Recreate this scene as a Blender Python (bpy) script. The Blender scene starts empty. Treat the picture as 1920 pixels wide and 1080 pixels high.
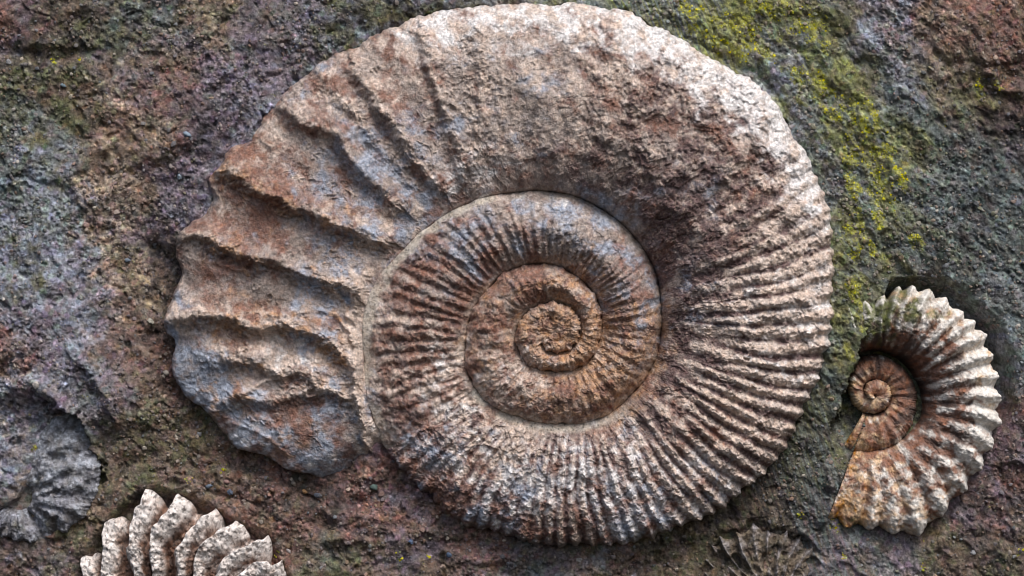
import bpy, math
import numpy as np

# ------------------------------------------------------------------ camera, sky, sun, exposure
PX = 0.0005                 # metres per design unit (the rock face is about a metre wide)
ZC = 1.30                   # height of the picture's middle above the ground
LENS = 100.0
scene = bpy.context.scene
C = scene.collection
cam_d = bpy.data.cameras.new('camera'); cam = bpy.data.objects.new('camera', cam_d); C.objects.link(cam)
cam_d.lens = LENS; cam_d.sensor_width = 36.0; cam_d.clip_start = 0.05; cam_d.clip_end = 500
cam.location = (0, -(1920 * LENS / 36.0 + 10) * PX, ZC); cam.rotation_euler = (math.radians(90), 0, 0)
scene.camera = cam

SUN_EL, SUN_AZ = 55.0, 28.0     # azimuth measured from straight in front of the face towards the right
w = bpy.data.worlds.new('World'); scene.world = w; w.use_nodes = True
nt = w.node_tree; bg = nt.nodes['Background']
sky = nt.nodes.new('ShaderNodeTexSky'); sky.sky_type = 'NISHITA'; sky.sun_disc = False
sky.sun_elevation = math.radians(SUN_EL); sky.sun_rotation = math.radians(180 - SUN_AZ)
sky.air_density = 1.0; sky.dust_density = 3.0; sky.ozone_density = 0.6
nt.links.new(sky.outputs[0], bg.inputs[0]); bg.inputs[1].default_value = 0.112
sd = bpy.data.lights.new('sun', 'SUN'); sun = bpy.data.objects.new('sun', sd); C.objects.link(sun)
sd.energy = 2.7; sd.angle = math.radians(26); sd.color = (1.0, 0.98, 0.96)
e, a = math.radians(SUN_EL), math.radians(SUN_AZ)
sun_dir = np.array([math.cos(e) * math.sin(a), -math.cos(e) * math.cos(a), math.sin(e)])
from mathutils import Vector
sun.rotation_euler = Vector(sun_dir).to_track_quat('Z', 'Y').to_euler()
sun.location = (1, -2, 4)
vs = scene.view_settings
vs.view_transform = 'Standard'; vs.look = 'None'; vs.gamma = 1.0; vs.use_curve_mapping = False
vs.exposure = 0.30
scene.cycles.filter_width = 1.1

# ------------------------------------------------------------------ noise
F = np.float32
_rs = np.random.RandomState(7)
PERM = np.concatenate([_rs.permutation(256)] * 3).astype(np.int32)
GA = _rs.rand(256) * 2 * np.pi
GX, GY = np.cos(GA).astype(F), np.sin(GA).astype(F)
RV = _rs.rand(256).astype(F); RV2 = _rs.rand(256).astype(F); RV3 = _rs.rand(256).astype(F)

def gn(x, y, seed=0):
    x = np.asarray(x, F) + F(seed * 17.31); y = np.asarray(y, F) + F(seed * 9.77)
    xi = np.floor(x); yi = np.floor(y); fx = x - xi; fy = y - yi
    xi = xi.astype(np.int32) & 255; yi = yi.astype(np.int32) & 255
    u = fx * fx * fx * (fx * (fx * 6 - 15) + 10); v = fy * fy * fy * (fy * (fy * 6 - 15) + 10)
    def g(ix, iy, dx, dy):
        h = PERM[PERM[ix & 255] + (iy & 255)]
        return GX[h] * dx + GY[h] * dy
    a = g(xi, yi, fx, fy); b = g(xi + 1, yi, fx - 1, fy); c = g(xi, yi + 1, fx, fy - 1); d = g(xi + 1, yi + 1, fx - 1, fy - 1)
    ab = a + u * (b - a); cd = c + u * (d - c)
    return (ab + v * (cd - ab)) * F(1.5)

def fbm(x, y, s, o=4, seed=0, gain=0.5):
    r = 0; amp = 1.0; tot = 0
    for k in range(o):
        ca, sa = math.cos(k * 1.1), math.sin(k * 1.1)
        r = r + amp * gn((x * ca - y * sa) / s, (x * sa + y * ca) / s, seed + k * 3)
        tot += amp; amp *= gain; s /= 2.07
    return r / tot * 1.4

def rid(x, y, s, o=3, seed=0, gain=0.55):
    r = 0; amp = 1.0; tot = 0
    for k in range(o):
        ca, sa = math.cos(k * 1.3 + .4), math.sin(k * 1.3 + .4)
        n = 1 - np.abs(gn((x * ca - y * sa) / s, (x * sa + y * ca) / s, seed + k * 5)) * 2
        r = r + amp * n; tot += amp; amp *= gain; s /= 2.1
    return r / tot

def worley(x, y, s, seed=0):
    x = np.asarray(x, F) / s + seed * 3.7; y = np.asarray(y, F) / s + seed * 5.1
    xi = np.floor(x).astype(np.int32); yi = np.floor(y).astype(np.int32)
    f1 = np.full(x.shape, 9, F); cid = np.zeros(x.shape, np.int32)
    for dx in (-1, 0, 1):
        for dy in (-1, 0, 1):
            cx, cy = xi + dx, yi + dy
            h = PERM[PERM[cx & 255] + (cy & 255)]
            d = (cx + RV[h] - x) ** 2 + (cy + RV2[h] - y) ** 2
            m = d < f1
            f1 = np.where(m, d, f1); cid = np.where(m, h, cid)
    return np.sqrt(f1), cid

def sstep(a, b, x):
    t = np.clip((x - a) / (b - a), 0, 1)
    return t * t * (3 - 2 * t)

def bump_at(x, y, cx, cy, r):
    return np.exp(-((x - cx) ** 2 + (y - cy) ** 2) / (r * r))

def pdist(x, y, pts, jitter=0):
    """distance to a polyline, signed (positive on the right hand side of its direction, y down = below when running left to right), and place along it 0..1"""
    pts = np.asarray(pts, float)
    best = np.full(x.shape, 1e9, F); sg = np.zeros(x.shape, F); al = np.zeros(x.shape, F)
    n = len(pts) - 1
    for i in range(n):
        ax, ay = pts[i]; bx, by = pts[i + 1]
        ex, ey = bx - ax, by - ay; L2 = ex * ex + ey * ey + 1e-9
        t = np.clip(((x - ax) * ex + (y - ay) * ey) / L2, 0, 1)
        dx = x - ax - t * ex; dy = y - ay - t * ey
        d = np.sqrt(dx * dx + dy * dy)
        m = d < best
        best = np.where(m, d, best)
        sg = np.where(m, np.sign(ex * (y - ay) - ey * (x - ax)), sg)
        al = np.where(m, (i + t) / n, al)
    return best, sg, al

def smooth_line(pts, n=6):
    p = np.asarray(pts, float); out = []
    q = np.vstack([2 * p[0] - p[1], p, 2 * p[-1] - p[-2]])
    for i in range(1, len(q) - 2):
        for k in range(n):
            t = k / n
            out.append(0.5 * ((2 * q[i]) + (-q[i - 1] + q[i + 1]) * t + (2 * q[i - 1] - 5 * q[i] + 4 * q[i + 1] - q[i + 2]) * t * t
                              + (-q[i - 1] + 3 * q[i] - 3 * q[i + 1] + q[i + 2]) * t ** 3))
    out.append(p[-1])
    return np.array(out)

# ------------------------------------------------------------------ mineral colour: pigments mixed patch by patch
def lin(c):
    c = np.asarray(c, float) / 255
    return np.where(c < 0.04045, c / 12.92, ((c + 0.055) / 1.055) ** 2.4)

def parse(s, keys):
    out = np.zeros(len(keys)); i = 0; k = None; num = ''
    for ch in s + 'z':
        if ch in keys or ch == 'z':
            if k is not None: out[keys.index(k)] += float(num or 1)
            k = ch; num = ''
        elif ch != ' ': num += ch
    return out / max(out.sum(), 1e-6)

class Field:
    """smooth map of pigment shares over the face, spread from hand-set spots"""
    def __init__(self, spots, keys, rad=55):
        self.x0, self.y0, self.st = -500, -400, 12.0
        gx = np.arange(-500, 2440, 12.0); gy = np.arange(-400, 1500, 12.0)
        X, Y = np.meshgrid(gx, gy)
        W = np.zeros(X.shape); V = np.zeros(X.shape + (len(keys),))
        for (sx, sy, s) in spots:
            d2 = (X - sx) ** 2 + (Y - sy) ** 2
            k = np.exp(-d2 / (2 * rad * rad)) + 1e-4 / (1 + d2 / 1e4) ** 2
            W += k; V += k[..., None] * (parse(s, keys) if isinstance(s, str) else np.atleast_1d(s))
        self.V = (V / W[..., None]).astype(F)
    def __call__(self, x, y):
        fx = np.clip((x - self.x0) / self.st, 0, self.V.shape[1] - 1.001); fy = np.clip((y - self.y0) / self.st, 0, self.V.shape[0] - 1.001)
        xi = fx.astype(np.int32); yi = fy.astype(np.int32); u = (fx - xi)[..., None].astype(F); v = (fy - yi)[..., None].astype(F)
        return (self.V[yi, xi] * (1 - u) + self.V[yi, xi + 1] * u) * (1 - v) + (self.V[yi + 1, xi] * (1 - u) + self.V[yi + 1, xi + 1] * u) * v

def mix_pigments(x, y, wts, cols, scales, seed, contrast=2.6, bias=None, warp=8):
    wx = x + fbm(x, y, 30, 2, seed + 71) * warp; wy = y + fbm(x, y, 30, 2, seed + 83) * warp
    sc = []
    for k in range(len(cols)):
        s = scales[k]
        n = fbm(wx, wy, s, 4, seed + k * 11, 0.62)
        v = np.log(wts[..., k] + 0.004) + contrast * n
        if bias is not None and k in bias: v = v + bias[k]
        sc.append(v)
    sc = np.stack(sc, -1) * 1.7
    sc -= sc.max(-1, keepdims=True)
    ew = np.exp(sc); ew /= ew.sum(-1, keepdims=True)
    return (ew[..., None] * np.array([lin(c) for c in cols], F)).sum(-2), ew

# ------------------------------------------------------------------ mesh and object helpers
def P3(x, y, h):
    return np.stack([(x - 960) * PX, -h * PX, (540 - y) * PX + ZC], -1)

def make_mesh(name, co, quads, col, mat, smooth=True):
    me = bpy.data.meshes.new(name)
    n, m = len(co), len(quads); k = quads.shape[1]
    me.vertices.add(n); me.vertices.foreach_set('co', np.ascontiguousarray(co, F).ravel())
    me.loops.add(m * k); me.loops.foreach_set('vertex_index', np.ascontiguousarray(quads, np.int32).ravel())
    me.polygons.add(m); me.polygons.foreach_set('loop_start', np.arange(0, m * k, k, dtype=np.int32))
    me.polygons.foreach_set('use_smooth', np.full(m, smooth, bool))
    at = me.color_attributes.new('pigment', 'FLOAT_COLOR', 'POINT')
    c4 = np.ones((n, 4), F); c4[:, :3] = col
    at.data.foreach_set('color', c4.ravel())
    me.materials.append(mat); me.update(calc_edges=True)
    return me

def link(name, me, parent=None, loc=(0, 0, 0)):
    o = bpy.data.objects.new(name, me); C.objects.link(o)
    o.location = loc
    if parent is not None: o.parent = parent
    return o

def tag(o, label=None, cat=None, group=None, kind=None):
    if label: o['label'] = label
    if cat: o['category'] = cat
    if group: o['group'] = group
    if kind: o['kind'] = kind
    return o

def thing(name, label, cat, cx, cy, h=-30, group=None):
    o = bpy.data.objects.new(name, None); C.objects.link(o)
    o.location = P3(np.array(float(cx)), np.array(float(cy)), np.array(float(h)))
    o.empty_display_size = 0.02
    return tag(o, label, cat, group)

def grid_quads(nr, nc):
    i = np.arange(nr - 1)[:, None] * nc + np.arange(nc - 1)[None, :]
    return np.stack([i, i + nc, i + nc + 1, i + 1], -1)          # (nr-1, nc-1, 4)

def sub_mesh(name, co, quads, col, mat, origin):
    u, inv = np.unique(quads.ravel(), return_inverse=True)
    return make_mesh(name, co[u] - origin, inv.reshape(-1, quads.shape[1]), col[u], mat)

def largest_piece(mask):
    """keep the biggest connected patch of a face grid"""
    lab = np.zeros(mask.shape, np.int32); best = (0, 0); n = 0
    idx = set(map(tuple, np.argwhere(mask)))
    while idx:
        st = [idx.pop()]; comp = list(st)
        while st:
            i, j = st.pop()
            for q in ((i + 1, j), (i - 1, j), (i, j + 1), (i, j - 1)):
                if q in idx: idx.discard(q); st.append(q); comp.append(q)
        n += 1
        for i, j in comp: lab[i, j] = n
        if len(comp) > best[0]: best = (len(comp), n)
    return lab == best[1]

def tidy(fid):
    for i in np.unique(fid):
        if i == 0: continue
        r, c = np.where(fid == i); r0, r1, c0, c1 = r.min(), r.max() + 1, c.min(), c.max() + 1
        sub = fid[r0:r1, c0:c1]; m = sub == i
        sub[m & ~largest_piece(m)] = 0
    return fid

# ------------------------------------------------------------------ materials
def stone_material(name, fine, bump, rough, speck, spec=0.25):
    m = bpy.data.materials.new(name); m.use_nodes = True
    t = m.node_tree; N = t.nodes; L = t.links
    b = N['Principled BSDF']; b.inputs['Specular IOR Level'].default_value = spec
    at = N.new('ShaderNodeAttribute'); at.attribute_name = 'pigment'
    ge = N.new('ShaderNodeNewGeometry')
    def noise(scale, det, ro=0.6):
        n = N.new('ShaderNodeTexNoise'); n.inputs['Scale'].default_value = scale; n.inputs['Detail'].default_value = det
        n.inputs['Roughness'].default_value = ro; L.new(ge.outputs['Position'], n.inputs['Vector']); return n
    n1 = noise(420, 4, .7); n2 = noise(150, 3, .65); n3 = noise(900, 2)
    mr = N.new('ShaderNodeMapRange'); L.new(n1.outputs['Fac'], mr.inputs['Value'])
    mr.inputs['From Min'].default_value = .3; mr.inputs['From Max'].default_value = .7
    mr.inputs['To Min'].default_value = 1 - fine; mr.inputs['To Max'].default_value = 1 + fine
    mx = N.new('ShaderNodeMix'); mx.data_type = 'RGBA'; mx.blend_type = 'MULTIPLY'; mx.inputs[0].default_value = 1
    L.new(at.outputs['Color'], mx.inputs[6]); L.new(mr.outputs[0], mx.inputs[7])
    # slight hue drift in the grain
    hs = N.new('ShaderNodeHueSaturation'); L.new(mx.outputs[2], hs.inputs['Color'])
    mh = N.new('ShaderNodeMapRange'); L.new(n2.outputs['Fac'], mh.inputs['Value'])
    mh.inputs['From Min'].default_value = .25; mh.inputs['From Max'].default_value = .75
    mh.inputs['To Min'].default_value = .75; mh.inputs['To Max'].default_value = 1.3
    L.new(mh.outputs[0], hs.inputs['Saturation'])
    # mineral specks
    vo = N.new('ShaderNodeTexVoronoi'); vo.inputs['Scale'].default_value = 330; L.new(ge.outputs['Position'], vo.inputs['Vector'])
    sp = N.new('ShaderNodeMapRange'); L.new(vo.outputs['Color'], sp.inputs['Value'])
    sp.inputs['From Min'].default_value = 0.2; sp.inputs['From Max'].default_value = .8
    sp.inputs['To Min'].default_value = 1 - speck; sp.inputs['To Max'].default_value = 1 + speck
    m2 = N.new('ShaderNodeMix'); m2.data_type = 'RGBA'; m2.blend_type = 'MULTIPLY'; m2.inputs[0].default_value = 1
    L.new(hs.outputs[0], m2.inputs[6]); L.new(sp.outputs[0], m2.inputs[7])
    L.new(m2.outputs[2], b.inputs['Base Color'])
    rr = N.new('ShaderNodeMapRange'); L.new(n2.outputs['Fac'], rr.inputs['Value'])
    rr.inputs['To Min'].default_value = rough - .15; rr.inputs['To Max'].default_value = rough + .15
    L.new(rr.outputs[0], b.inputs['Roughness'])
    ad = N.new('ShaderNodeMath'); ad.operation = 'MULTIPLY_ADD'; L.new(n3.outputs['Fac'], ad.inputs[0]); ad.inputs[1].default_value = .5
    L.new(n1.outputs['Fac'], ad.inputs[2])
    bp = N.new('ShaderNodeBump'); bp.inputs['Strength'].default_value = bump; bp.inputs['Distance'].default_value = 0.0022
    L.new(ad.outputs[0], bp.inputs['Height']); L.new(bp.outputs[0], b.inputs['Normal'])
    return m

M_ROCK = stone_material('gritty_rock', .42, .8, .82, .34)
M_FOSSIL = stone_material('fossil_stone', .36, .8, .64, .18, .35)
M_PALE = stone_material('pale_fossil_stone', .22, .5, .62, .10, .35)
M_GRIT = stone_material('grit_stone', .2, .3, .7, .1, .3)
M_LICHEN = stone_material('lichen_crust', .3, .6, .9, .2, .1)

# ------------------------------------------------------------------ spirals
class Spiral:
    """outline of a coiled shell: radius of the whorl's outer edge over the unwrapped angle"""
    def __init__(self, cx, cy, pts=None, polar=None, sign=1, per=360.0):
        self.cx, self.cy, self.sign, self.per = cx, cy, sign, per
        if pts is not None:
            p = np.asarray(pts, float)
            ph = np.unwrap(np.arctan2(p[:, 1] - cy, p[:, 0] - cx)) * 180 / np.pi * sign
            r = np.hypot(p[:, 0] - cx, p[:, 1] - cy)
            if ph[0] < 0: ph += 360
        else:
            ph = np.array([q[0] for q in polar], float); r = np.array([q[1] for q in polar], float)
        for i in range(1, len(ph)): ph[i] = max(ph[i], ph[i - 1] + .05)
        d = smooth_line(np.stack([ph, r], 1), 8)
        for i in range(1, len(d)): d[i, 0] = max(d[i, 0], d[i - 1, 0] + 1e-3)
        self.ph, self.r = d[:, 0], d[:, 1]
    def E(self, ph): return np.interp(ph, self.ph, self.r)
    def xy(self, ph, r):
        a = ph * np.pi / 180 * self.sign
        return self.cx + np.cos(a) * r, self.cy + np.sin(a) * r

def prof(v, hs, hc, he, vc, p, q, soft=None, soft2=0):
    """whorl cross-section: seam height, crest height, edge height; crest at vc"""
    a = np.clip(1 - v / vc, 0, 1); b = np.clip((v - vc) / (1 - vc), 0, 1)
    up = np.clip(1 - a ** p, 0, 1) ** (1 / p); dn = np.clip(1 - b ** q, 0, 1) ** (1 / q)
    if soft is not None:
        up = up * (1 - soft) + np.cos(a * np.pi / 2) * soft
        dn = dn * (1 - soft2) + np.cos(b * np.pi / 2) ** 1.0 * soft2
    return np.where(v < vc, hs + (hc - hs) * up, he + (hc - he) * dn)

def ib(ph, tab):
    t = np.asarray(tab, float); return np.interp(ph, t[:, 0], t[:, 1])

# ------------------------------------------------------------------ the big ammonite's outline
BIG_PTS = [(704, 862), (690, 880), (662, 898), (636, 909), (582, 896), (529, 878), (502, 856), (444, 838), (418, 807), (391, 771), (351, 744), (329, 709),
  (329, 642), (313, 624), (309, 602), (320, 567), (338, 513), (329, 467), (347, 427), (382, 400), (400, 369), (393, 334), (413, 311), (436, 280),
  (471, 258), (516, 196), (556, 156), (609, 116), (644, 96), (680, 84), (724, 58), (791, 31), (836, 16), (920, 13), (1000, 10), (1076, 5), (1131, 12),
  (1182, 23), (1224, 49), (1294, 88), (1363, 127), (1409, 153), (1456, 199), (1488, 259), (1520, 310), (1548, 384), (1557, 463), (1557, 532),
  (1553, 610), (1546, 656), (1530, 708), (1504, 760), (1483, 812), (1455, 858), (1406, 905), (1323, 964), (1276, 983), (1193, 1012), (1100, 1019),
  (1050, 1020), (983, 1010), (933, 998), (887, 985), (840, 960), (805, 930), (775, 902), (748, 868), (724, 835), (707, 800), (695, 767), (683, 696),
  (682, 616), (696, 549), (749, 478), (807, 424), (882, 380), (971, 360), (1038, 360), (1104, 378), (1162, 416), (1207, 469), (1233, 518),
  (1240, 589), (1238, 642), (1220, 696), (1184, 740), (1149, 771), (1104, 789), (1038, 793), (971, 780), (927, 762), (891, 727), (873, 682),
  (876, 629), (882, 593), (909, 549), (944, 513), (993, 496), (1042, 498), (1082, 520), (1113, 549), (1127, 598), (1124, 638), (1109, 669),
  (1078, 691), (1038, 696), (998, 687), (971, 656), (967, 624), (980, 593), (1007, 573), (1040, 566), (1072, 580), (1086, 606), (1080, 640),
  (1052, 660), (1022, 652), (1012, 630), (1018, 606), (1040, 598), (1060, 608), (1064, 626), (1050, 638), (1034, 634), (1030, 620), (1040, 612), (1050, 616), (1050, 622), (1044, 624)]
BIG = Spiral(1045, 620, pts=BIG_PTS)
P0 = BIG.ph[0] + .3

SMALL_TIPS = [(1550, 974), (1589, 991), (1628, 997), (1672, 1002), (1722, 1008), (1772, 969), (1811, 924), (1844, 880), (1864, 836), (1878, 791),
  (1879, 747), (1873, 702), (1864, 663), (1847, 624), (1828, 599), (1806, 580), (1778, 558), (1744, 541), (1711, 533), (1683, 536), (1655, 552)]
SC = (1640, 742)
_st = np.array(SMALL_TIPS, float)
TIP_PH = -np.unwrap(np.arctan2(_st[:, 1] - SC[1], _st[:, 0] - SC[0])) * 180 / np.pi + 360
TIP_R = np.hypot(_st[:, 0] - SC[0], _st[:, 1] - SC[1])
# angle here grows counter-clockwise on the face: 270 is below, 360 right, 450 above
_pol = list(zip(TIP_PH, TIP_R)) + [(480, 170), (510, 150), (540, 135), (570, 125), (600, 116), (630, 108), (660, 103), (690, 94), (720, 88), (750, 82),
   (780, 78), (810, 76), (840, 68), (870, 55), (900, 44), (930, 40), (960, 38), (990, 36), (1020, 35), (1080, 34), (1140, 32), (1200, 26), (1260, 16), (1320, 8), (1400, 4), (1700, 2)]
SMALL = Spiral(SC[0], SC[1], polar=_pol, sign=-1)

WC = (330, 1330)
WTIP = [(214, 285), (225, 300), (237, 334), (248.8, 376), (262, 417), (270, 406), (280.1, 388), (286.8, 372), (297.2, 371), (305.1, 344), (316, 318), (327, 300)]
WHITE = Spiral(WC[0], WC[1], polar=WTIP + [(360, 280)])
GC = (30, 935)
GREY = Spiral(GC[0], GC[1], polar=[(180, 150), (225, 190), (272, 205), (300, 198), (330, 178), (360, 150), (390, 118), (420, 98), (450, 84), (480, 80), (500, 78), (520, 74)])
IC = (1440, 1140)
ITIP = [(196, 120), (208, 138), (218, 150), (228, 160), (236, 164), (248, 158), (260, 166), (272, 156), (284, 152), (296, 150), (308, 146), (322, 138)]
IMPR = Spiral(IC[0], IC[1], polar=ITIP)

# ------------------------------------------------------------------ the rock face
ROCK_H = [(0, 0, 10), (200, 100, 15), (400, 100, 20), (550, 80, 24), (480, 200, 28), (620, 70, 28), (380, 330, 15), (300, 480, -8), (290, 600, -16), (330, 800, -12), (450, 900, -16),
  (600, 960, -22), (760, 960, -14), (900, 1040, -8), (1100, 1060, -8), (1300, 1030, -8), (1480, 900, 0), (1560, 800, 14), (1590, 600, 28), (1590, 450, 27),
  (1560, 250, 25), (1420, 100, 25), (1250, 20, 27), (950, -40, 24), (750, -10, 26), (740, 905, 8), (700, 900, 6), (660, 930, -6), (780, 925, 0), (1500, 20, 34), (1650, 200, 30), (1760, 350, 10), (1850, 200, 22), (1880, 50, 42), (1900, 450, 12),
  (1640, 480, 20), (1760, 470, 26), (1910, 600, 30), (1920, 800, 16), (1880, 950, 4), (1700, 1060, 6), (1560, 1040, 2), (1600, 700, 36), (1565, 900, 26),
  (100, 500, 12), (150, 300, 15), (200, 600, 12), (80, 640, 38), (200, 740, 26), (250, 900, 0), (150, 1050, -12), (40, 1060, -22), (400, 1000, -8), (600, 1050, -10),
  (0, 850, 10), (180, 850, -4), (-300, 500, 20), (2200, 500, 20), (960, -300, 20), (960, 1400, -10)]
F_RH = Field(ROCK_H, 'h', 60)
# broad folds, ledges and grooves of the bedding: (points, height, width above, width below)
ROCK_LINES = [
  ([(820, 1030), (900, 1048), (1010, 1042), (1120, 1062)], 6, 7, 12),
  ([(1690, 410), (1780, 440), (1850, 500), (1925, 520)], -5, 6, 8),
  ([(1700, 60), (1760, 110), (1850, 128), (1925, 120)], -7, 6, 10),
  ([(0, 330), (70, 345), (130, 372), (175, 420)], -6, 6, 9),
  ([(560, 120), (500, 150), (455, 210), (430, 250)], -6, 5, 5),
  ([(120, 640), (165, 690), (210, 760), (222, 830)], 16, 26, 10),
  ([(0, 728), (60, 722), (120, 752), (158, 800), (172, 850)], 18, 12, 18),
  ([(0, 95), (60, 92), (140, 100), (190, 88)], -12, 10, 26),
  ([(0, 20), (90, 30), (170, 10)], 9, 14, 22),
  ([(330, 210), (410, 160), (450, 110)], 8, 20, 12),
  ([(205, 380), (250, 300), (300, 285), (420, 250)], 7, 26, 12),
  ([(150, 420), (120, 350), (130, 250), (190, 130)], -7, 18, 18),
  ([(440, 895), (520, 925), (600, 955), (690, 965), (740, 985)], 9, 8, 24),
  ([(560, 1030), (650, 1012), (700, 1020), (770, 1000)], 8, 10, 16),
  ([(910, 1060), (945, 1075), (985, 1100)], -9, 7, 7),
  ([(360, 905), (440, 940), (500, 950)], -8, 6, 8),
  ([(1547, 1043), (1580, 1055), (1612, 1072), (1650, 1090)], 8, 8, 8),
  ([(1493, 1000), (1520, 1013), (1545, 1034)], 6, 6, 6),
  ([(1545, 985), (1552, 940), (1565, 840)], 10, 7, 9),
  ([(1250, 40), (1330, 96), (1420, 140), (1500, 240)], -10, 9, 9),
  ([(1440, -20), (1530, 90), (1620, 210), (1680, 330), (1640, 460)], 9, 36, 26),
  ([(1480, -20), (1600, 60), (1690, 150), (1740, 240)], 8, 24, 24),
  ([(1640, 300), (1720, 340), (1800, 350), (1920, 330)], 9, 22, 26),
  ([(1840, 130), (1870, 165), (1930, 180)], 14, 30, 12),
  ([(1800, 900), (1860, 870), (1930, 860)], 10, 20, 14),
  ([(1780, 1030), (1840, 1010), (1930, 1020)], -7, 14, 14),
  ([(20, 560), (90, 590), (170, 570)], 7, 16, 16),
  ([(20, 470), (100, 440), (150, 400)], 7, 18, 10),
  ([(230, 600), (250, 660), (310, 700)], 7, 14, 10),
  ([(1290, 1010), (1380, 985), (1440, 960)], 6, 10, 12),
]
ROCK_PITS = [(312, 495, 26, -22), (296, 560, 20, -12), (1640, 556, 20, -10), (20, 690, 24, -16), (325, 910, 9, -14), (300, 520, 20, -14), (290, 470, 16, -12), (556, 152, 8, -18), (545, 940, 10, -8), (1880, 150, 18, -12),
  (45, 930, 26, -24), (290, 620, 16, -12), (700, 935, 16, -8), (765, 890, 12, -10), (400, 345, 12, -18), (60, 100, 16, -10), (1500, 850, 16, -8)]
CUT = [(1655, 556), (1628, 620), (1612, 663), (1584, 745), (1556, 813), (1546, 913), (1536, 992)]   # rock that still covers the small ammonite's left side

def spiral_d(sp, x, y, lo, hi):
    """signed distance outside a spiral's outer edge (first turn), only within its angle range"""
    r = np.hypot(x - sp.cx, y - sp.cy); ph = np.degrees(np.arctan2(y - sp.cy, x - sp.cx)) * sp.sign
    ph = lo + np.mod(ph - lo, 360.0)
    d = r - sp.E(np.minimum(ph, hi))
    return np.where(ph <= hi, d, r + 20.0), ph, r

def rock_h(x, y, detail=True):
    x = np.asarray(x, F); y = np.asarray(y, F)
    wx = x + fbm(x, y, 60, 3, 1) * 14; wy = y + fbm(x, y, 60, 3, 2) * 14
    h = F_RH(wx, wy)[..., 0] + fbm(x, y, 190, 3, 4) * 12 + (1 - sstep(1150, 1450, x)) * fbm((x * .6 + y * .8) * 1.0, (x * .8 - y * .6) * .33, 62, 3, 6) * 8
    for pts, ht, wa, wb in ROCK_LINES:
        p = np.array(pts, float); x0, y0 = p.min(0) - 110; x1, y1 = p.max(0) + 110
        m = (x > x0) & (x < x1) & (y > y0) & (y < y1)
        if not m.any(): continue
        d, s, al = pdist(wx[m], wy[m], smooth_line(pts, 4))
        wd = np.where(s > 0, wb, wa)
        h[m] += ht * np.exp(-(d / wd) ** 1.5) * np.sqrt(np.clip(np.minimum(al, 1 - al) * 6, 0.1, 1))
    for cx, cy, r, dp in ROCK_PITS: h += dp * bump_at(wx, wy, cx, cy, r)
    # streaky, slabby weathering right of the ammonite; lumpy on the left
    right = sstep(1250, 1500, x + (540 - y) * .25)
    u1 = (wx * .62 + wy * .78); v1 = (-wx * .78 + wy * .62)
    h += right * fbm(u1 * .38, v1, 16, 3, 9) * 4.5
    h += (1 - right) * rid(wx, wy, 60, 3, 12) * 4.0 + fbm(wx, wy, 50, 4, 13, .5) * 6.5
    # pits and crusts
    pt = fbm(wx, wy, 26, 3, 15)
    h -= 6 * sstep(.25, .6, pt) * (1 - .6 * right)
    # hollow in which the small ammonite sits, and the rock lip on its left
    sd_, ph, r = spiral_d(SMALL, x, y, TIP_PH[0], TIP_PH[0] + 359)
    sd_ = sd_ + fbm(x, y, 40, 2, 17) * 7
    upper = sstep(120, -60, y - 742)
    hollow = sstep(34, -2, sd_) * (.35 + .65 * upper)
    dc, sc, _ = pdist(x, y, CUT)
    left = np.where(sc > 0, dc, -dc) * np.where((y > 520) & (y < 1040), 1, 0)      # positive on the left of the lip
    lip = sstep(-10, 6, left + fbm(x, y, 30, 4, 18, .65) * 13)
    inside = hollow * (1 - lip)
    h = h * (1 - inside) + np.where(sd_ < -30, -78, -34 - 44 * sstep(0, -30, sd_)) * inside
    # the beds dip under the other fossils
    bd, bph, br = spiral_d(BIG, x, y, P0, P0 + 359.4)
    bd = bd + fbm(x, y, 46, 4, 19, .6) * 19 + 5
    ins = sstep(0, -16, bd) * sstep(P0 + 1.5, P0 + 9, bph + fbm(x, y, 30, 3, 24) * 4)
    h = h * (1 - ins) - 46 * ins
    wd_, _, _ = spiral_d(WHITE, x, y, 214, 327); i2 = sstep(6, -26, wd_); h = h * (1 - i2) - 34 * i2
    gd, gph, _ = spiral_d(GREY, x, y, 262, 520); i3 = sstep(2, -12, gd + 6 + fbm(x, y, 44, 4, 20, .6) * 28) * sstep(268, 318, gph) * sstep(515, 490, gph); h = h * (1 - i3) - 30 * i3
    im, _, _ = spiral_d(IMPR, x, y, 196, 322); i4 = sstep(2, -14, im + fbm(x, y, 26, 3, 22) * 16); h = h * (1 - i4) - 14 * i4
    if detail:
        # grain: three sizes of embedded grit over noise
        f1, c1 = worley(wx, wy, 9.5, 1); f2, c2 = worley(x, y, 5.2, 2)
        den = .08 + .92 * sstep(-.2, .4, fbm(x, y, 120, 3, 21))
        h += den * np.clip(.62 - f1, 0, 1) * 7 * RV3[c1] ** 1.5
        h += np.clip(.6 - f2, 0, 1) * 5.0 * RV3[c2] * (.35 + .65 * den)
        h += fbm(x, y, 11, 3, 23, .7) * 1.9 * (.5 + den)
    return h

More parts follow.
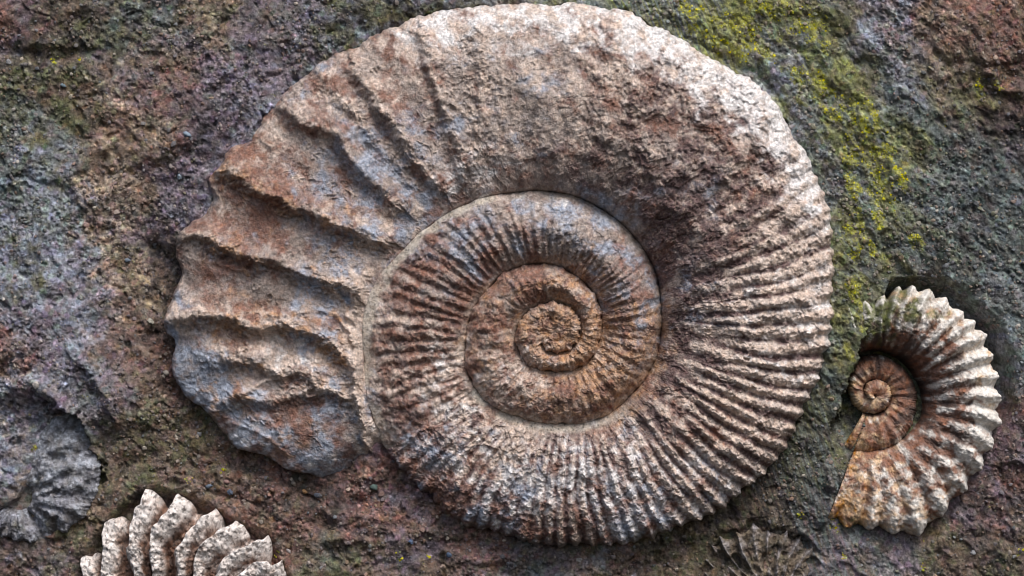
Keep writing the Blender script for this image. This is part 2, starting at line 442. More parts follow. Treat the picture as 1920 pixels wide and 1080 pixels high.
RK = 'VBNROEPLGX'
RCOL = {'V': (118, 107, 114), 'B': (138, 141, 151), 'N': (114, 98, 87), 'R': (124, 95, 86), 'O': (98, 96, 72), 'E': (62, 56, 54), 'P': (182, 164, 144), 'L': (136, 136, 86), 'G': (101, 107, 105), 'X': (212, 210, 214)}
RSC = {'V': 60, 'B': 34, 'N': 48, 'R': 55, 'O': 40, 'E': 30, 'P': 18, 'L': 26, 'G': 50, 'X': 14}
ROCK_C = [(40, 40, 'R3E2V2'), (150, 40, 'N2E2O1'), (60, 110, 'O2E2N1B.4'), (30, 200, 'O3G2B.5'), (120, 180, 'O3N2'), (60, 300, 'G2B2O1'), (200, 60, 'G2O2E1'), (230, 150, 'V2N2P1'),
  (300, 60, 'G2V2O1'), (320, 140, 'R2N2V1'), (400, 40, 'N3P1O1'), (500, 60, 'V3N1G1'), (580, 60, 'B2V2O1E1'), (640, 60, 'O2E2B1'), (450, 140, 'V4B1'), (400, 220, 'V4E2'),
  (480, 230, 'V3B3'), (290, 220, 'R2N2P1'), (260, 300, 'N2P1O1R1'), (340, 320, 'V4E1'), (380, 370, 'V4B2'), (200, 380, 'N2P2R1'), (100, 400, 'B3G2O1'), (140, 460, 'B4V2O1'),
  (220, 470, 'P2N2O1'), (280, 430, 'V3N1'), (310, 500, 'E3N2'), (240, 540, 'P2O1R2'), (60, 520, 'B3O2G1'), (150, 560, 'B4V2'), (60, 600, 'V3B2E1'), (280, 590, 'E3N2'),
  (250, 650, 'R2N3'), (20, 680, 'R4N1'), (100, 680, 'V3B2'), (60, 740, 'B3V2P1'), (200, 700, 'V2B2N2'), (300, 720, 'N2R2E1'), (180, 780, 'G2V2'), (280, 800, 'O3N2E1'),
  (380, 850, 'O2N2R1'), (220, 850, 'O2N3'), (300, 890, 'N3E2O1'), (420, 920, 'N3R2'), (520, 920, 'E3R2N1'), (600, 950, 'E3R2'), (720, 900, 'R3V2'), (680, 960, 'R3E1V1'),
  (500, 990, 'N2R3G1'), (620, 1030, 'N2O2G1'), (760, 960, 'R3V2N1'), (760, 1030, 'V2N2O1L.1'), (900, 1040, 'N2R2V1'), (1000, 1050, 'G2V2N1'), (1150, 1045, 'N3R1B1'),
  (1250, 1020, 'E2O2N1'), (1250, 1070, 'N2O1'), (1420, 950, 'N2E2O1'), (1480, 900, 'E2O1G1'), (1540, 850, 'G2E2O2L.3'), (1560, 940, 'G3V1N1'), (1580, 700, 'G3O2L1E1'),
  (1590, 560, 'O3L2G2'), (1600, 450, 'L2O2G2'), (1650, 350, 'L4O2G2'), (1560, 330, 'G3E2B1X.5'), (1540, 250, 'G3L2B1'), (1490, 180, 'B3G2L1X.5'), (1380, 70, 'L5O2G1'), (1290, 20, 'G3L2B1'),
  (1450, 30, 'O3L3G2'), (1440, 110, 'B3G3L1X.6'), (1550, 170, 'L4O2'), (1580, 90, 'O3G2L1'), (1650, 60, 'B3V2N1'), (1750, 50, 'R2N2P1'), (1850, 60, 'R4N2'), (1700, 150, 'B2G2N1'),
  (1780, 150, 'N2P1O2'), (1880, 150, 'R2N2E1'), (1820, 180, 'O2L1N1'), (1700, 250, 'G3O2L1'), (1620, 260, 'O3L3G1'), (1800, 260, 'G3N1E1'), (1880, 240, 'E3V1'),
  (1750, 350, 'G4O1L.3'), (1850, 350, 'G4E1'), (1700, 430, 'G4O1L.7'), (1850, 450, 'G4E2'), (1750, 500, 'E2G3O1'), (1650, 520, 'O3G2L1'), (1890, 560, 'G3V1'),
  (1890, 650, 'G3O1B1'), (1900, 850, 'R2V3E1'), (1850, 950, 'R2V2E2'), (1760, 1040, 'N2V1O1'), (1650, 1040, 'G2V2N1'), (1880, 1050, 'N2E2O1'), (1640, 600, 'O3L1G1')]
F_RC = Field(ROCK_C, RK, 42)

LICHEN = [(1365, 72, 62, 24), (1395, 50, 34, 18), (1300, 22, 24, 13), (1455, 30, 42, 15), (1480, 12, 18, 12), (1520, 150, 28, 22), (1545, 185, 28, 22), (1562, 210, 16, 16), (1440, 60, 20, 12),
  (1605, 290, 20, 30), (1598, 345, 12, 26), (1650, 290, 16, 10), (1640, 360, 12, 12), (1600, 440, 13, 34), (1640, 410, 10, 26), (1715, 455, 11, 13), (1635, 470, 7, 12), (1600, 540, 10, 30), (1612, 590, 9, 22), (1590, 650, 8, 18), (1660, 330, 26, 40), (1530, 60, 20, 30), (1620, 220, 22, 26), (1850, 160, 20, 16)]
def lichen_mask(x, y):
    m = 0
    for cx, cy, rx, ry in LICHEN:
        dx, dy = x - cx, y - cy - (x - cx) * .5
        m = np.maximum(m, np.exp(-(dx / (rx * 1.5)) ** 2 - (dy / (ry * 1.5)) ** 2))
    u, v = (x * .62 + y * .78), (-x * .78 + y * .62)
    n = fbm(u * .6, v, 26, 5, 251, .8)
    return sstep(.0, .16, np.minimum(m * 1.1, .66) + n * .95 - .60)

def rock_col(x, y):
    wts = F_RC(x, y)
    right = sstep(1250, 1500, x + (540 - y) * .25)
    u1 = (x * .62 + y * .78); v1 = (-x * .78 + y * .62)
    sx = x * (1 - right) + u1 * .55 * right; sy = y * (1 - right) + v1 * right
    col, ew = mix_pigments(sx, sy, wts, [RCOL[k] for k in RK], [RSC[k] for k in RK], 200, 2.5)
    # individual grains of other minerals
    f, c = worley(x, y, 6.5, 5)
    g = RV[c][..., None]
    amp = np.where(g > .9, 2.1, np.where(g < .2, .42, .75 + .45 * g))
    den = .3 + .7 * sstep(-.25, .35, fbm(x, y, 120, 3, 21))
    k = sstep(.62, .4, f)[..., None] * den[..., None]
    col = col * (1 + (amp - 1) * k)
    f, c = worley(x, y, 13, 8)
    tint = np.stack([RV[c], RV2[c], RV3[c]], -1)
    col = col * (1 + (tint - .5) * .22 * sstep(.7, .4, f)[..., None])
    lm = lichen_mask(x, y)[..., None] * .74
    lc = lin((150, 148, 74)) * (1 + .35 * fbm(x, y, 9, 3, 252, .65))[..., None]
    col = col * (1 - lm) + lc * lm
    return col.astype(F), ew

def rock_axis(a, b, lo, hi, st):
    mid = np.arange(lo, hi + st, st); out = [mid]
    p, s = lo, st; L = []
    while p > a: s = min(s * 1.09, 24); p -= s; L.append(p)
    R = []; p, s = mid[-1], st
    while p < b: s = min(s * 1.09, 24); p += s; R.append(p)
    return np.concatenate([L[::-1], mid, R])

def build_rock():
    xs = rock_axis(-480, 2400, -14, 1934, 1.85); ys = rock_axis(-380, 1460, -14, 1094, 1.85)
    X, Y = np.meshgrid(xs.astype(F), ys.astype(F))
    h = rock_h(X, Y); col, ew = rock_col(X, Y)
    q = grid_quads(*X.shape).reshape(-1, 4)
    d, dph, _ = spiral_d(BIG, X, Y, P0, P0 + 359.4)
    d = np.where((dph < P0 + 16) | (dph > P0 + 352), 0, d)
    keep = (d.ravel()[q] > -22).any(1)
    q = q[keep]
    u, inv = np.unique(q.ravel(), return_inverse=True)
    co = P3(X, Y, h).reshape(-1, 3)[u]
    me = make_mesh('rock_face', co, inv.reshape(-1, 4), col.reshape(-1, 3)[u], M_ROCK)
    o = link('rock_face', me); tag(o, kind='structure')
    return o
build_rock()

# ------------------------------------------------------------------ big ammonite
AK = 'wcrbdot'
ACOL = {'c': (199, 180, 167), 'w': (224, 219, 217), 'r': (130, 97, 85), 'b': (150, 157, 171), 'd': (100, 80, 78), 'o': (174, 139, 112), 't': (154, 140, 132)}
ASC = {'c': 26, 'w': 30, 'r': 44, 'b': 40, 'd': 36, 'o': 22, 't': 50}
BIG_C = [(800, 60, 'w4c4r1'), (950, 40, 'w4c3r1'), (1100, 40, 'w4c3r2'), (1200, 60, 'w6c2'), (1300, 120, 'w6c2'), (1400, 190, 'w7c1'), (1480, 280, 'w6c2'), (1530, 380, 'w4c3'),
  (700, 130, 'c3r2t2'), (620, 180, 'c2r3t2b1'), (780, 150, 'r3c2t3'), (850, 150, 't4c2b1r1'), (950, 150, 't4c3r1b1'), (1050, 150, 't3c3r1b1'), (1150, 150, 'c3r2d1'), (1250, 180, 'c2d3r2'),
  (1350, 250, 'd3r2c2t1'), (1420, 330, 'd2c3r2'), (800, 250, 't3b2r2c1'), (900, 250, 't3b1c2r1'), (1000, 250, 't4c2b1'), (1100, 250, 't3c2r1d1'), (1200, 280, 'd3t2c1r1'),
  (1300, 350, 'd4t1b1c1'), (1250, 420, 'd5r1'), (900, 330, 't2w2r2'), (1000, 320, 't2r2d1'), (1100, 330, 'd3t2r1'), (450, 300, 'r4c1o1'), (550, 280, 'c2r2t2'), (600, 330, 'b2r2t2'),
  (700, 330, 'b3t2r1'), (520, 370, 'r4d1o1'), (650, 400, 'r2b2o1c1'), (720, 420, 'b2c2r1'), (400, 430, 'r2t2c1'), (500, 430, 'r3t2'), (600, 470, 't3b1r1'), (450, 480, 'r2d1o1b1'),
  (650, 500, 'b3o1c1'), (400, 540, 't3r2'), (500, 540, 't4r1'), (600, 560, 't2b2'), (350, 590, 'c3b1r1'), (450, 600, 'r3o2c1'), (600, 610, 'r2b2o2'), (370, 680, 'b4t1'),
  (480, 660, 'c3t2r1'), (560, 670, 'w2c3'), (640, 660, 'b3o1r1'), (420, 720, 'b3o1t1'), (560, 740, 'r3t2'), (640, 780, 'r2b2'), (450, 800, 'b3w1r2'), (560, 820, 'r3b2o1'),
  (650, 860, 'b4r2w1'), (580, 880, 'b5w1r1'), (1350, 450, 'c3d3r1'), (1480, 450, 'c5d1'), (1300, 550, 'd3c2b1'), (1420, 560, 'c4d2w1'), (1520, 560, 'c4w2'), (1300, 680, 'd3c2'),
  (1450, 700, 'c3d2w1'), (1250, 780, 'd3c2r2'), (1380, 800, 'c3d2r1'), (1330, 900, 'c2w2r2d1b1'), (1200, 850, 'w2r2c2d1b1'), (1100, 880, 'w3r2b1d1'), (1000, 900, 'w4b2r2'),
  (950, 960, 'r3b2w1d1'), (1050, 980, 'r3d2c1'), (1180, 970, 'b2w2r2'), (850, 920, 'r4d1b1'), (880, 840, 'w2r2c2b1'), (800, 850, 'b3r3w1'), (980, 810, 'c4t2'), (1080, 830, 'c2r2d2w1'),
  (900, 780, 'c4w1d1'), (668, 560, 'c3w1t1b1'), (676, 640, 'c4t1o1'), (680, 720, 'c4t1b1'), (688, 810, 'c4w1b1'), (700, 500, 'c3t2'), (730, 650, 'r4d2c1'), (800, 600, 'r3d2t1c1'), (760, 760, 'r4d2'), (830, 720, 'c3w2r2'), (800, 500, 'r3t2d1b1'), (760, 520, 'r4d1'), (880, 440, 't2b2r2'),
  (950, 400, 'b1t4c1'), (1050, 400, 'b2t4w1'), (950, 460, 'r3t1b1'), (1130, 430, 'b3t3'), (1130, 500, 't2r2b1o1'), (1180, 520, 'r2b1t1'), (1190, 620, 'o3b1r2t1'), (1150, 720, 'o3t1r1'),
  (1050, 750, 'r3o2d1'), (950, 740, 'r3o1d1'), (920, 600, 'r4o1t1'), (930, 680, 'r2c2o1'), (1000, 530, 'r3o1t2'), (1070, 550, 'c2o2r1'), (1030, 620, 'r3o3'), (1080, 640, 'o3c1'), (975, 700, 'c4w1')]
F_AC = Field(BIG_C, AK, 36)

# broken chamber walls (septa) of the last half whorl: points, height, gentle side width (above), steep side width (below)
SEPTA = [
  ([(667, 130), (690, 165), (724, 213), (750, 250), (769, 284), (800, 325), (827, 358)], 19, 24, 13),
  ([(522, 191), (560, 222), (600, 240), (635, 253), (655, 285), (671, 311), (705, 345), (745, 382)], 22, 26, 13),
  ([(405, 312), (445, 328), (480, 352), (525, 374), (564, 392), (600, 402), (635, 422), (680, 440), (724, 455)], 27, 32, 13),
  ([(332, 446), (380, 440), (420, 458), (480, 484), (520, 492), (555, 504), (609, 525), (645, 534), (672, 556)], 23, 22, 13),
  ([(309, 604), (360, 592), (410, 594), (436, 596), (470, 608), (500, 612), (538, 604), (570, 618), (609, 630), (644, 662), (671, 709)], 22, 20, 14),
  ([(409, 674), (445, 672), (480, 676), (516, 696), (550, 700), (582, 698), (600, 722), (640, 738), (667, 750), (678, 775)], 15, 24, 11),
  ([(391, 773), (420, 757), (449, 744), (502, 749), (560, 738), (600, 730)], 12, 14, 16),
  ([(790, 60), (815, 140), (838, 215), (855, 262), (872, 340)], 13, 20, 12),
  ([(900, 60), (908, 150), (900, 240), (888, 335)], 7, 22, 16),
  ([(600, 130), (620, 170), (668, 215), (700, 262), (740, 300), (775, 345)], 6, 18, 12),
]
THIN = [  # thin mineral edges standing proud
  ([(311, 600), (369, 582), (427, 590), (480, 585), (547, 590), (600, 581), (630, 592), (649, 611)], 5, 6),
  ([(516, 702), (489, 722), (449, 740), (418, 731)], 4, 5),
  ([(662, 513), (680, 545), (684, 575), (655, 598), (665, 640), (678, 669), (664, 691), (671, 727), (680, 771), (688, 838), (698, 864)], 7, 8),
  ([(404, 470), (414, 492), (440, 505), (470, 512)], 4, 5), ([(436, 593), (420, 610), (404, 622)], 3, 5),
  ([(564, 630), (556, 612), (542, 604)], 4, 5), ([(480, 780), (520, 800), (540, 840)], 4, 7), ([(600, 640), (598, 690), (610, 730)], 4, 6),
  ([(390, 775), (440, 790), (500, 815), (540, 850)], 4, 8), ([(420, 640), (424, 678)], 3, 4),
  ([(590, 500), (610, 525), (640, 560), (655, 598)], 4, 6), ([(820, 190), (850, 200), (868, 215)], 4, 6), ([(600, 250), (612, 280), (628, 300)], 4, 7),
  ([(1076, 6), (1130, 45), (1185, 75)], 4, 8), ([(940, 110), (945, 190), (935, 250)], 3, 8), ([(1000, 120), (1010, 220), (985, 300)], 3, 8), ([(1085, 160), (1090, 230), (1060, 300)], 3, 9),
  ([(885, 200), (890, 280), (870, 330)], 3, 8)]

def whorl_surface(sp, p0, p1, step, vres, vext=10, inner=26):
    n = max(int((p1 - p0) / 360 * 2 * np.pi * max(sp.E(np.linspace(p0, p1, 50)).mean(), 8) / step), 24)
    ph = np.linspace(p0, p1, n)
    v = np.concatenate([np.linspace(-.08, 0, 4)[:-1], np.linspace(0, 1, vres), 1 + np.linspace(0, .08, vext)[1:]])
    PH, V = np.meshgrid(ph, v)
    return PH, V

def build_big():
    root = thing('ammonite_fossil', 'large reddish-brown ribbed ammonite fossil, by far the biggest, filling the middle of the rock', 'fossil', 1045, 620)
    org = np.array(root.location)
    whorls = [('outer_whorl', P0, P0 + 360, 1.75, 215), ('middle_whorl', P0 + 360, P0 + 720, 1.6, 105), ('inner_whorl', P0 + 720, P0 + 1080, 1.5, 60), ('core', P0 + 1080, P0 + 1440, 1.2, 60)]
    HC = [(P0, 6), (150, 22), (160, 40), (180, 52), (230, 70), (270, 90), (320, 96), (360, 92), (400, 84), (450, 70), (480, 56), (P0 + 360, 46), (540, 62), (600, 70), (630, 74), (680, 72), (720, 66), (780, 64), (810, 62), (864, 62),
          (900, 64), (990, 68), (1080, 64), (1170, 60), (1224, 60), (1300, 62), (1600, 62)]
    HE = [(P0, -12), (150, -4), (160, 8), (180, 16), (230, 22), (270, 22), (330, 22), (380, 24), (430, 14), (460, 8), (490, 0), (503, 10), (515, 34), (540, 45), (575, 48), (598, 40), (622, 20), (650, 6), (690, -10), (730, -8), (760, 8), (785, 26), (810, 34), (863, 38), (900, 38), (990, 29), (1080, 26), (1170, 37), (1300, 40), (1600, 52)]
    HS = [(P0, 4), (150, 22), (160, 36), (180, 44), (212, 46), (238, 40), (262, 20), (290, 4), (330, -10), (370, -8), (395, 4), (420, 20), (450, 30), (500, 32), (540, 34), (620, 26), (700, 22), (740, 24), (800, 34), (863, 36), (900, 34), (1000, 34), (1080, 36), (1300, 44), (1600, 54)]
    VC = [(P0, .5), (200, .55), (270, .5), (330, .48), (400, .48), (450, .48), (500, .55), (560, .5), (640, .45), (720, .5), (900, .5), (1600, .5)]
    for name, p0, p1, st, vres in whorls:
        PH, V = whorl_surface(BIG, p0, p1, st, vres)
        vv = np.clip(V, 0, 1)
        Eo = BIG.E(PH); Ei = BIG.E(PH + 360)
        if name == 'outer_whorl' : Eo = Eo + gn(PH / 4.5, PH * 0, 2) * 4.0 + gn(PH / 2.0, PH * 0, 3) * 3.4 + gn(PH / .8, PH * 0, 5) * 2.2
        if name != 'outer_whorl': Eo = Eo + gn(PH / 13, PH * 0, 8) * 4.0 + gn(PH / 4, PH * 0, 9) * 2.2
        if name == 'core': Ereal = Ei; Ei = Ei * 0
        Rr = Ei + (Eo - Ei) * vv + np.where(V < 0, V * (Eo - Ei) * .5, 0) - np.where(V > 1, (V - 1) * 40, 0)
        # ribs
        bend = np.sin(vv * np.pi) * 2.4 + vv * 3.6
        if name == 'outer_whorl':
            per, amp = 3.85, ib(PH, [(P0, 0), (312, 0), (332, 4.5), (350, 8), (368, 9.6), (400, 10), (440, 8.4), (478, 7.4), (492, 5), (505, 3.5)])
            amp = amp * sstep(.0, .28, vv) * (0.7 + .42 * vv)
            wob = fbm(PH * 5, V * 110, 44, 2, 31) * .24
        elif name == 'middle_whorl':
            per, amp = 5.2, ib(PH, [(503, 4.5), (540, 6.4), (600, 6.8), (645, 6.8), (662, 4.6), (690, 4), (715, 4.8), (780, 4.6), (863, 4.6)])
            amp = amp * sstep(.02, .15, vv) * sstep(.97, .84, vv) * (1 - .4 * sstep(.5, .85, vv)) * (1 - .5 * sstep(.5, .8, vv) * sstep(590, 620, PH) * sstep(690, 660, PH))
            per = 5.2 + 3.6 * sstep(670, 730, PH); wob = fbm(PH * 4, V * 60, 30, 2, 32) * .3
        elif name == 'inner_whorl':
            per, amp = 11.0, 2.4 * sstep(.05, .3, vv) * sstep(1, .8, vv); wob = fbm(PH, V * 30, 14, 2, 33) * .4
        else:
            per, amp = 24.0, 0.5 * sstep(.1, .4, vv); wob = fbm(PH, V * 30, 14, 2, 34) * .4
        if name == 'middle_whorl':
            base = np.where(PH < 700, PH / 5.2, 0)
            # phase integrates the changing spacing
            t = np.linspace(p0, p1, 2000); pp = np.cumsum(1 / (4.7 + 3.6 * sstep(670, 730, t))) * (t[1] - t[0])
            ph_ = np.interp(PH - bend * .8, t, pp) + wob
        else:
            ph_ = (PH - bend) / per + wob
        fr = ph_ - np.floor(ph_)
        rib = np.clip(.5 - .5 * np.cos(2 * np.pi * fr), 0, 1) ** .85
        if name == 'outer_whorl':       # two outer ribs branch from one inner rib
            rib2 = np.clip(.5 - .5 * np.cos(np.pi * (ph_ + .5)), 0, 1) ** .85
            bw_ = ib(PH, [(P0, 1), (395, 1), (430, .35), (445, 0), (503, 0)])
            br = sstep(.22, .5, vv + .35 * gn(np.floor(ph_ / 2) * 1.7, ph_ * 0, 61)) * bw_ + (1 - bw_)
            rib = rib * br + rib2 * .8 * (1 - br)
        Rr = Rr + rib * amp * .45 * sstep(.86, 1, vv)
        PHs = PH + (sstep(P0 + 16, P0, PH) * (fbm(vv * 100, vv * 0, 70, 2, 67, .5) * 3.0) if name == 'outer_whorl' else 0)
        x, y = BIG.xy(PHs, Rr)
        rough = .18 + .95 * sstep(-.3, .35, fbm(x, y, 95, 3, 36)) + .7 * (bump_at(x, y, 790, 840, 90) + .7 * bump_at(x, y, 780, 600, 90) + .6 * bump_at(x, y, 1380, 330, 120))
        broken = .9 + .9 * fbm(x, y, 14, 3, 37, .62) + .35 * gn(Rr / 9, np.floor(ph_) * 3.3, 72)
        if name == 'core': vw = np.clip((Rr - Ereal) / np.maximum(Eo - Ereal, 4), 0, 1)
        else: vw = vv
        p = ib(PH, [(P0, 2.4), (250, 2.6), (330, 2.1), (420, 2.2), (503, 2.2), (1600, 2.2)])
        h = prof(vw, ib(PH, HS), ib(PH, HC), ib(PH, HE) + (0 if name == 'outer_whorl' else gn(PH / 14, PH * 0, 62) * 5), ib(PH, VC), p, 2.0, ib(PH, [(P0, .6), (230, .6), (270, .3), (320, .3), (400, .35), (450, .7), (503, .8), (620, .6), (790, .8), (860, 1), (1600, 1)]), 0 if name == 'outer_whorl' else .75)
        if name == 'core': h = h * (.22 + .5 * sstep(.72, 1, vv)) + 58 * (.78 - .5 * sstep(.72, 1, vv)) + fbm(x, y, 34, 3, 63) * 5 + np.where(Rr < Ereal, 4 * (1 - Rr / np.maximum(Ereal, 1)), 0)
        # the overgrown part keeps a smooth band along the seam
        bn = fbm(x, y, 34, 3, 39) * .07
        band = sstep(.88, .93, vv + bn) * (1.0 if name in ('middle_whorl',) else 0) + sstep(.1, .04, vv) * (1.0 if name == 'outer_whorl' else .4) * ib(PH, [(P0, 0), (400, 0), (430, 1), (503, 1), (2000, 1)])
        if name == 'middle_whorl': band = band * ib(PH, [(500, .5), (520, .9), (600, 1), (625, .5), (650, .3), (863, .45)])
        band = np.clip(band, 0, 1) * (.25 + .75 * sstep(-.35, .1, fbm(x, y, 50, 3, 73)))
        h = h + (rib - .35) * amp * broken
        rg = (1 - .85 * band)
        septal = ib(PH, [(P0, 1), (240, 1), (262, .8), (278, .3), (300, 0), (2000, 0)]) if name == 'outer_whorl' else PH * 0
        part_sep = np.zeros(PH.shape, int)
        near = np.zeros(PH.shape); crinkle = rid(x, y, 20, 3, 47, .6)
        crust = rid(x, y, 13, 3, 40, .6)
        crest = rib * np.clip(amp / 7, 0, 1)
        orange = np.zeros(PH.shape); trough_dark = np.zeros(PH.shape)
        if name == 'outer_whorl':
            wxx = x + fbm(x, y, 50, 4, 45, .5) * 6.5; wyy = y + fbm(x, y, 50, 4, 46, .5) * 6.5
            reg = septal > .01
            X_, Y_ = wxx[reg], wyy[reg]
            low = np.zeros(X_.shape); add = np.zeros(X_.shape); bestd = np.full(X_.shape, 1e9); bid = np.zeros(X_.shape, int); og = np.zeros(X_.shape)
            for i, (pts, ht, wa, wb) in enumerate(SEPTA):
                d, s, al = pdist(X_, Y_, smooth_line(pts, 4))
                up = np.exp(-(d / wa) ** 1.7); dn = np.exp(-(d / wb) ** 2)
                k = np.sqrt(np.clip(np.minimum(al + .04, 1.04 - al) * 8, 0.05, 1))
                add += ht * np.where(s > 0, dn, up) * k - ht * .16 * np.where(s > 0, np.exp(-((d - wb * 1.8) / (wb * 1.6)) ** 2), 0) * k
                if i in (2, 3, 4, 5): low = np.maximum(low, np.where(s > 0, np.exp(-((d - 15) / 13) ** 2), 0) * k * sstep(-.35, .1, gn(al * 7, al * 0, 74 + i)))
                m = (d < bestd); bestd = np.where(m, d, bestd); bid = np.where(m, i + 1, bid)
                og = np.maximum(og, np.exp(-(d / 7) ** 2) * k)
            for pts, ht, wd in THIN:
                d, s, al = pdist(X_, Y_, smooth_line(pts, 4))
                add += 1.5 * ht * np.exp(-(d / (wd * .8)) ** 1.4) * (.7 + .5 * fbm(X_, Y_, 14, 2, 48)); og = np.maximum(og, .8 * np.exp(-(d / (wd * .8)) ** 2))
            d, s_, al = pdist(X_, Y_, smooth_line([(690, 512), (676, 552), (668, 600), (672, 650), (668, 700), (676, 750), (684, 800), (694, 850)], 4))
            add += 9 * np.exp(-(d / 10) ** 2) * (.75 + .6 * fbm(X_, Y_, 22, 3, 82)); seamr = np.exp(-(d / 11) ** 2)
            sut = (1 - np.abs(gn(X_ / 46 + .8 * gn(X_ / 22, Y_ / 22, 68), Y_ / 30 + .8 * gn(X_ / 22, Y_ / 22, 69), 70)) * 2)
            sut = sstep(.86, .98, sut) * sstep(-.1, .3, gn(X_ / 60, Y_ / 60, 71)) * sstep(150, 60, np.minimum(bestd, 999))
            add += sut * 3.6; og = np.maximum(og, .8 * sut)
            sh = sstep(.0, .05, vv[reg]) * sstep(1.02, .97, V[reg])
            # ends of the septa stick out at the broken rim
            h[reg] += add * (.35 + .65 * sh) * septal[reg]
            lowf = np.zeros(PH.shape); lowf[reg] = low; seamf = np.zeros(PH.shape); seamf[reg] = seamr; orange[reg] = og; near[reg] = np.exp(-(np.minimum(bestd, 400) / 26) ** 2)
            ps = np.where((bestd < 24) & (septal[reg] > .08), bid, 0); part_sep[reg] = ps
        bay = septal * (1 - near)
        rg = rg * (1 - .5 * bay)
        arc = (PH - p0) * np.pi / 180 * .72 * Eo
        h = h + fbm(x, y, 90, 3, 38) * 6 * (name == 'outer_whorl') * sstep(0, .15, vv)
        grow = gn(arc / 8, Rr / 46, 57) + .6 * gn(arc / 4, Rr / 26, 58)           # growth lines
        h = h + rg * (rough * crust * 1.9 + fbm(x, y, 26, 4, 41, .6) * 2.6 * rough + fbm(x, y, 7, 3, 42, .7) * 1.1 + grow * .8 * (1 - .7 * septal))
        h = h + near * septal * (crinkle - .3) * 4.5
        if name == 'outer_whorl':           # broken lower faces of the septa: hackly, pitted
            hack = rid(x, y * 1.5, 24, 3, 75, .6); h = h + lowf * (hack - .45) * 12
        else: lowf = 0 * PH; hack = lowf; seamf = lowf
        if name == 'outer_whorl': h = h + (2.6 * gn((PH + vv * 5) / 3.2, vv * 1.5, 59) + 7.5 * gn((PH + vv * 4) / 6.5, vv * 1.2, 60)) * ib(PH, [(P0, 0), (235, 0), (262, 1), (330, 1), (350, 0), (999, 0)]) * sstep(1, .8, vv)
        # flaked patches: little scarps where a skin of stone has come off
        fl = fbm(x, y, 34, 3, 44)
        h = h + rg * sstep(.02, .09, fl) * 2.6 * (1 - .4 * septal) + rg * sstep(.3, .36, fl) * 2.2
        f2 = fbm(x, y, 80, 4, 81, .55); kt = rg * sstep(0, .1, vv) * (1 if name == 'outer_whorl' else .4) * (1 - .5 * septal)
        h = h + kt * (sstep(.10, .13, f2) * 3.6 + sstep(-.22, -.19, f2) * 3.2 + sstep(.34, .36, f2) * 2.6) - kt * 3
        # walls going down
        h = h - np.where(V < 0, (-V / .08) * 26, 0) - np.where(V > 1, ((V - 1) / .08) ** .8 * 82, 0)
        # the front end of the shell breaks off towards the bed
        if name == 'outer_whorl':
            endk = sstep(P0 + 7, P0, PH); h = h - endk * 24 - 60 * np.clip((P0 + .9 - PH) / .9, 0, 1)
        col_w = F_AC(x, y)
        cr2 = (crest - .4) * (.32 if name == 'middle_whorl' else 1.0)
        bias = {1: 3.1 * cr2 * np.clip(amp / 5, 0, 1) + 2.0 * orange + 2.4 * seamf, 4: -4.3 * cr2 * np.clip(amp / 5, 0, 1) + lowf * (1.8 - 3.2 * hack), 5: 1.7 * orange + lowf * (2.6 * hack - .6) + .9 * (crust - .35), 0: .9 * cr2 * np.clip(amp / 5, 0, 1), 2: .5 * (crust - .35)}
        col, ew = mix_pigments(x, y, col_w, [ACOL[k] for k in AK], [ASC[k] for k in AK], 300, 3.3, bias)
        bc = lin((190, 180, 166)) * (1 + .16 * fbm(x, y, 12, 3, 52))[..., None]
        col = col * (1 - .8 * band[..., None]) + bc * .8 * band[..., None]
        # fine mottling, then darker pits and paler veins
        g1 = fbm(x, y, 8, 3, 53, .7)
        col = col * (1 + .42 * g1 * rg)[..., None]
        vein = rid(x + 4 * gn(x / 9, y / 9, 64), y + 4 * gn(x / 9, y / 9, 65), 12, 3, 40, .62)
        kd = (sstep(.30, -.12, vein) * (.35 + .5 * rough) * rg * (1 - .75 * ew[..., 0]))[..., None]; kc = (sstep(.62, .9, vein) * (.3 + .4 * rough) * rg)[..., None]
        col = col * (1 - kd * .62 * np.array([.88, 1.0, 1.04], F))                 # colour darkened in pits of the crust
        col = col * (1 - kc * .5) + lin((214, 192, 170)) * kc * .5               # paler veins
        spot = (bump_at(x, y, 1143, 762, 7) + .5 * bump_at(x, y, 1120, 768, 12) * (g1 > 0))[..., None]; col = col * (1 - spot) + lin((104, 46, 30)) * spot
        fp, cp = worley(x, y, 8, 9)
        pit = (sstep(.28, .16, fp) * (RV3[cp] > .6) * band)[..., None]; col = col * (1 - .6 * pit)
        if name == 'outer_whorl':
            rk, _ = rock_col(x.astype(F), y.astype(F))
            dk = sstep(.5, .9, (Rr - Eo + 14) / 14 + fbm(x, y, 20, 3, 55) * .9) * ib(PH, [(P0, 1), (170, .6), (220, .3), (300, .2), (400, .3), (440, .7), (503, 1)])
            col = col * (1 - dk[..., None]) + rk * dk[..., None]
        co = P3(x, y, h).reshape(-1, 3)
        q = grid_quads(*PH.shape)
        cf = lambda A: A[:-1, :-1]
        ribid = np.floor(cf(ph_)).astype(int)
        ribbed = (cf(amp) > 1.3) & (cf(V) > .06) & (cf(V) < (.86 if name == 'middle_whorl' else 1.0)) if name in ('outer_whorl', 'middle_whorl') else np.zeros(ribid.shape, bool)
        fid = np.where(ribbed, ribid + 1000, 0)
        fid = np.where((cf(part_sep) > 0) & ~ribbed & (cf(V) >= 0) & (cf(V) <= 1.0), cf(part_sep) + 100, fid)
        fid = tidy(fid)
        colf = col.reshape(-1, 3)
        qf = q.reshape(-1, 4); ff = fid.ravel()
        for i in np.unique(ff):
            if (ff == i).sum() < 60: ff[ff == i] = 0
        wo = link(name, sub_mesh(name, co, qf[ff == 0], colf, M_FOSSIL, org), root)
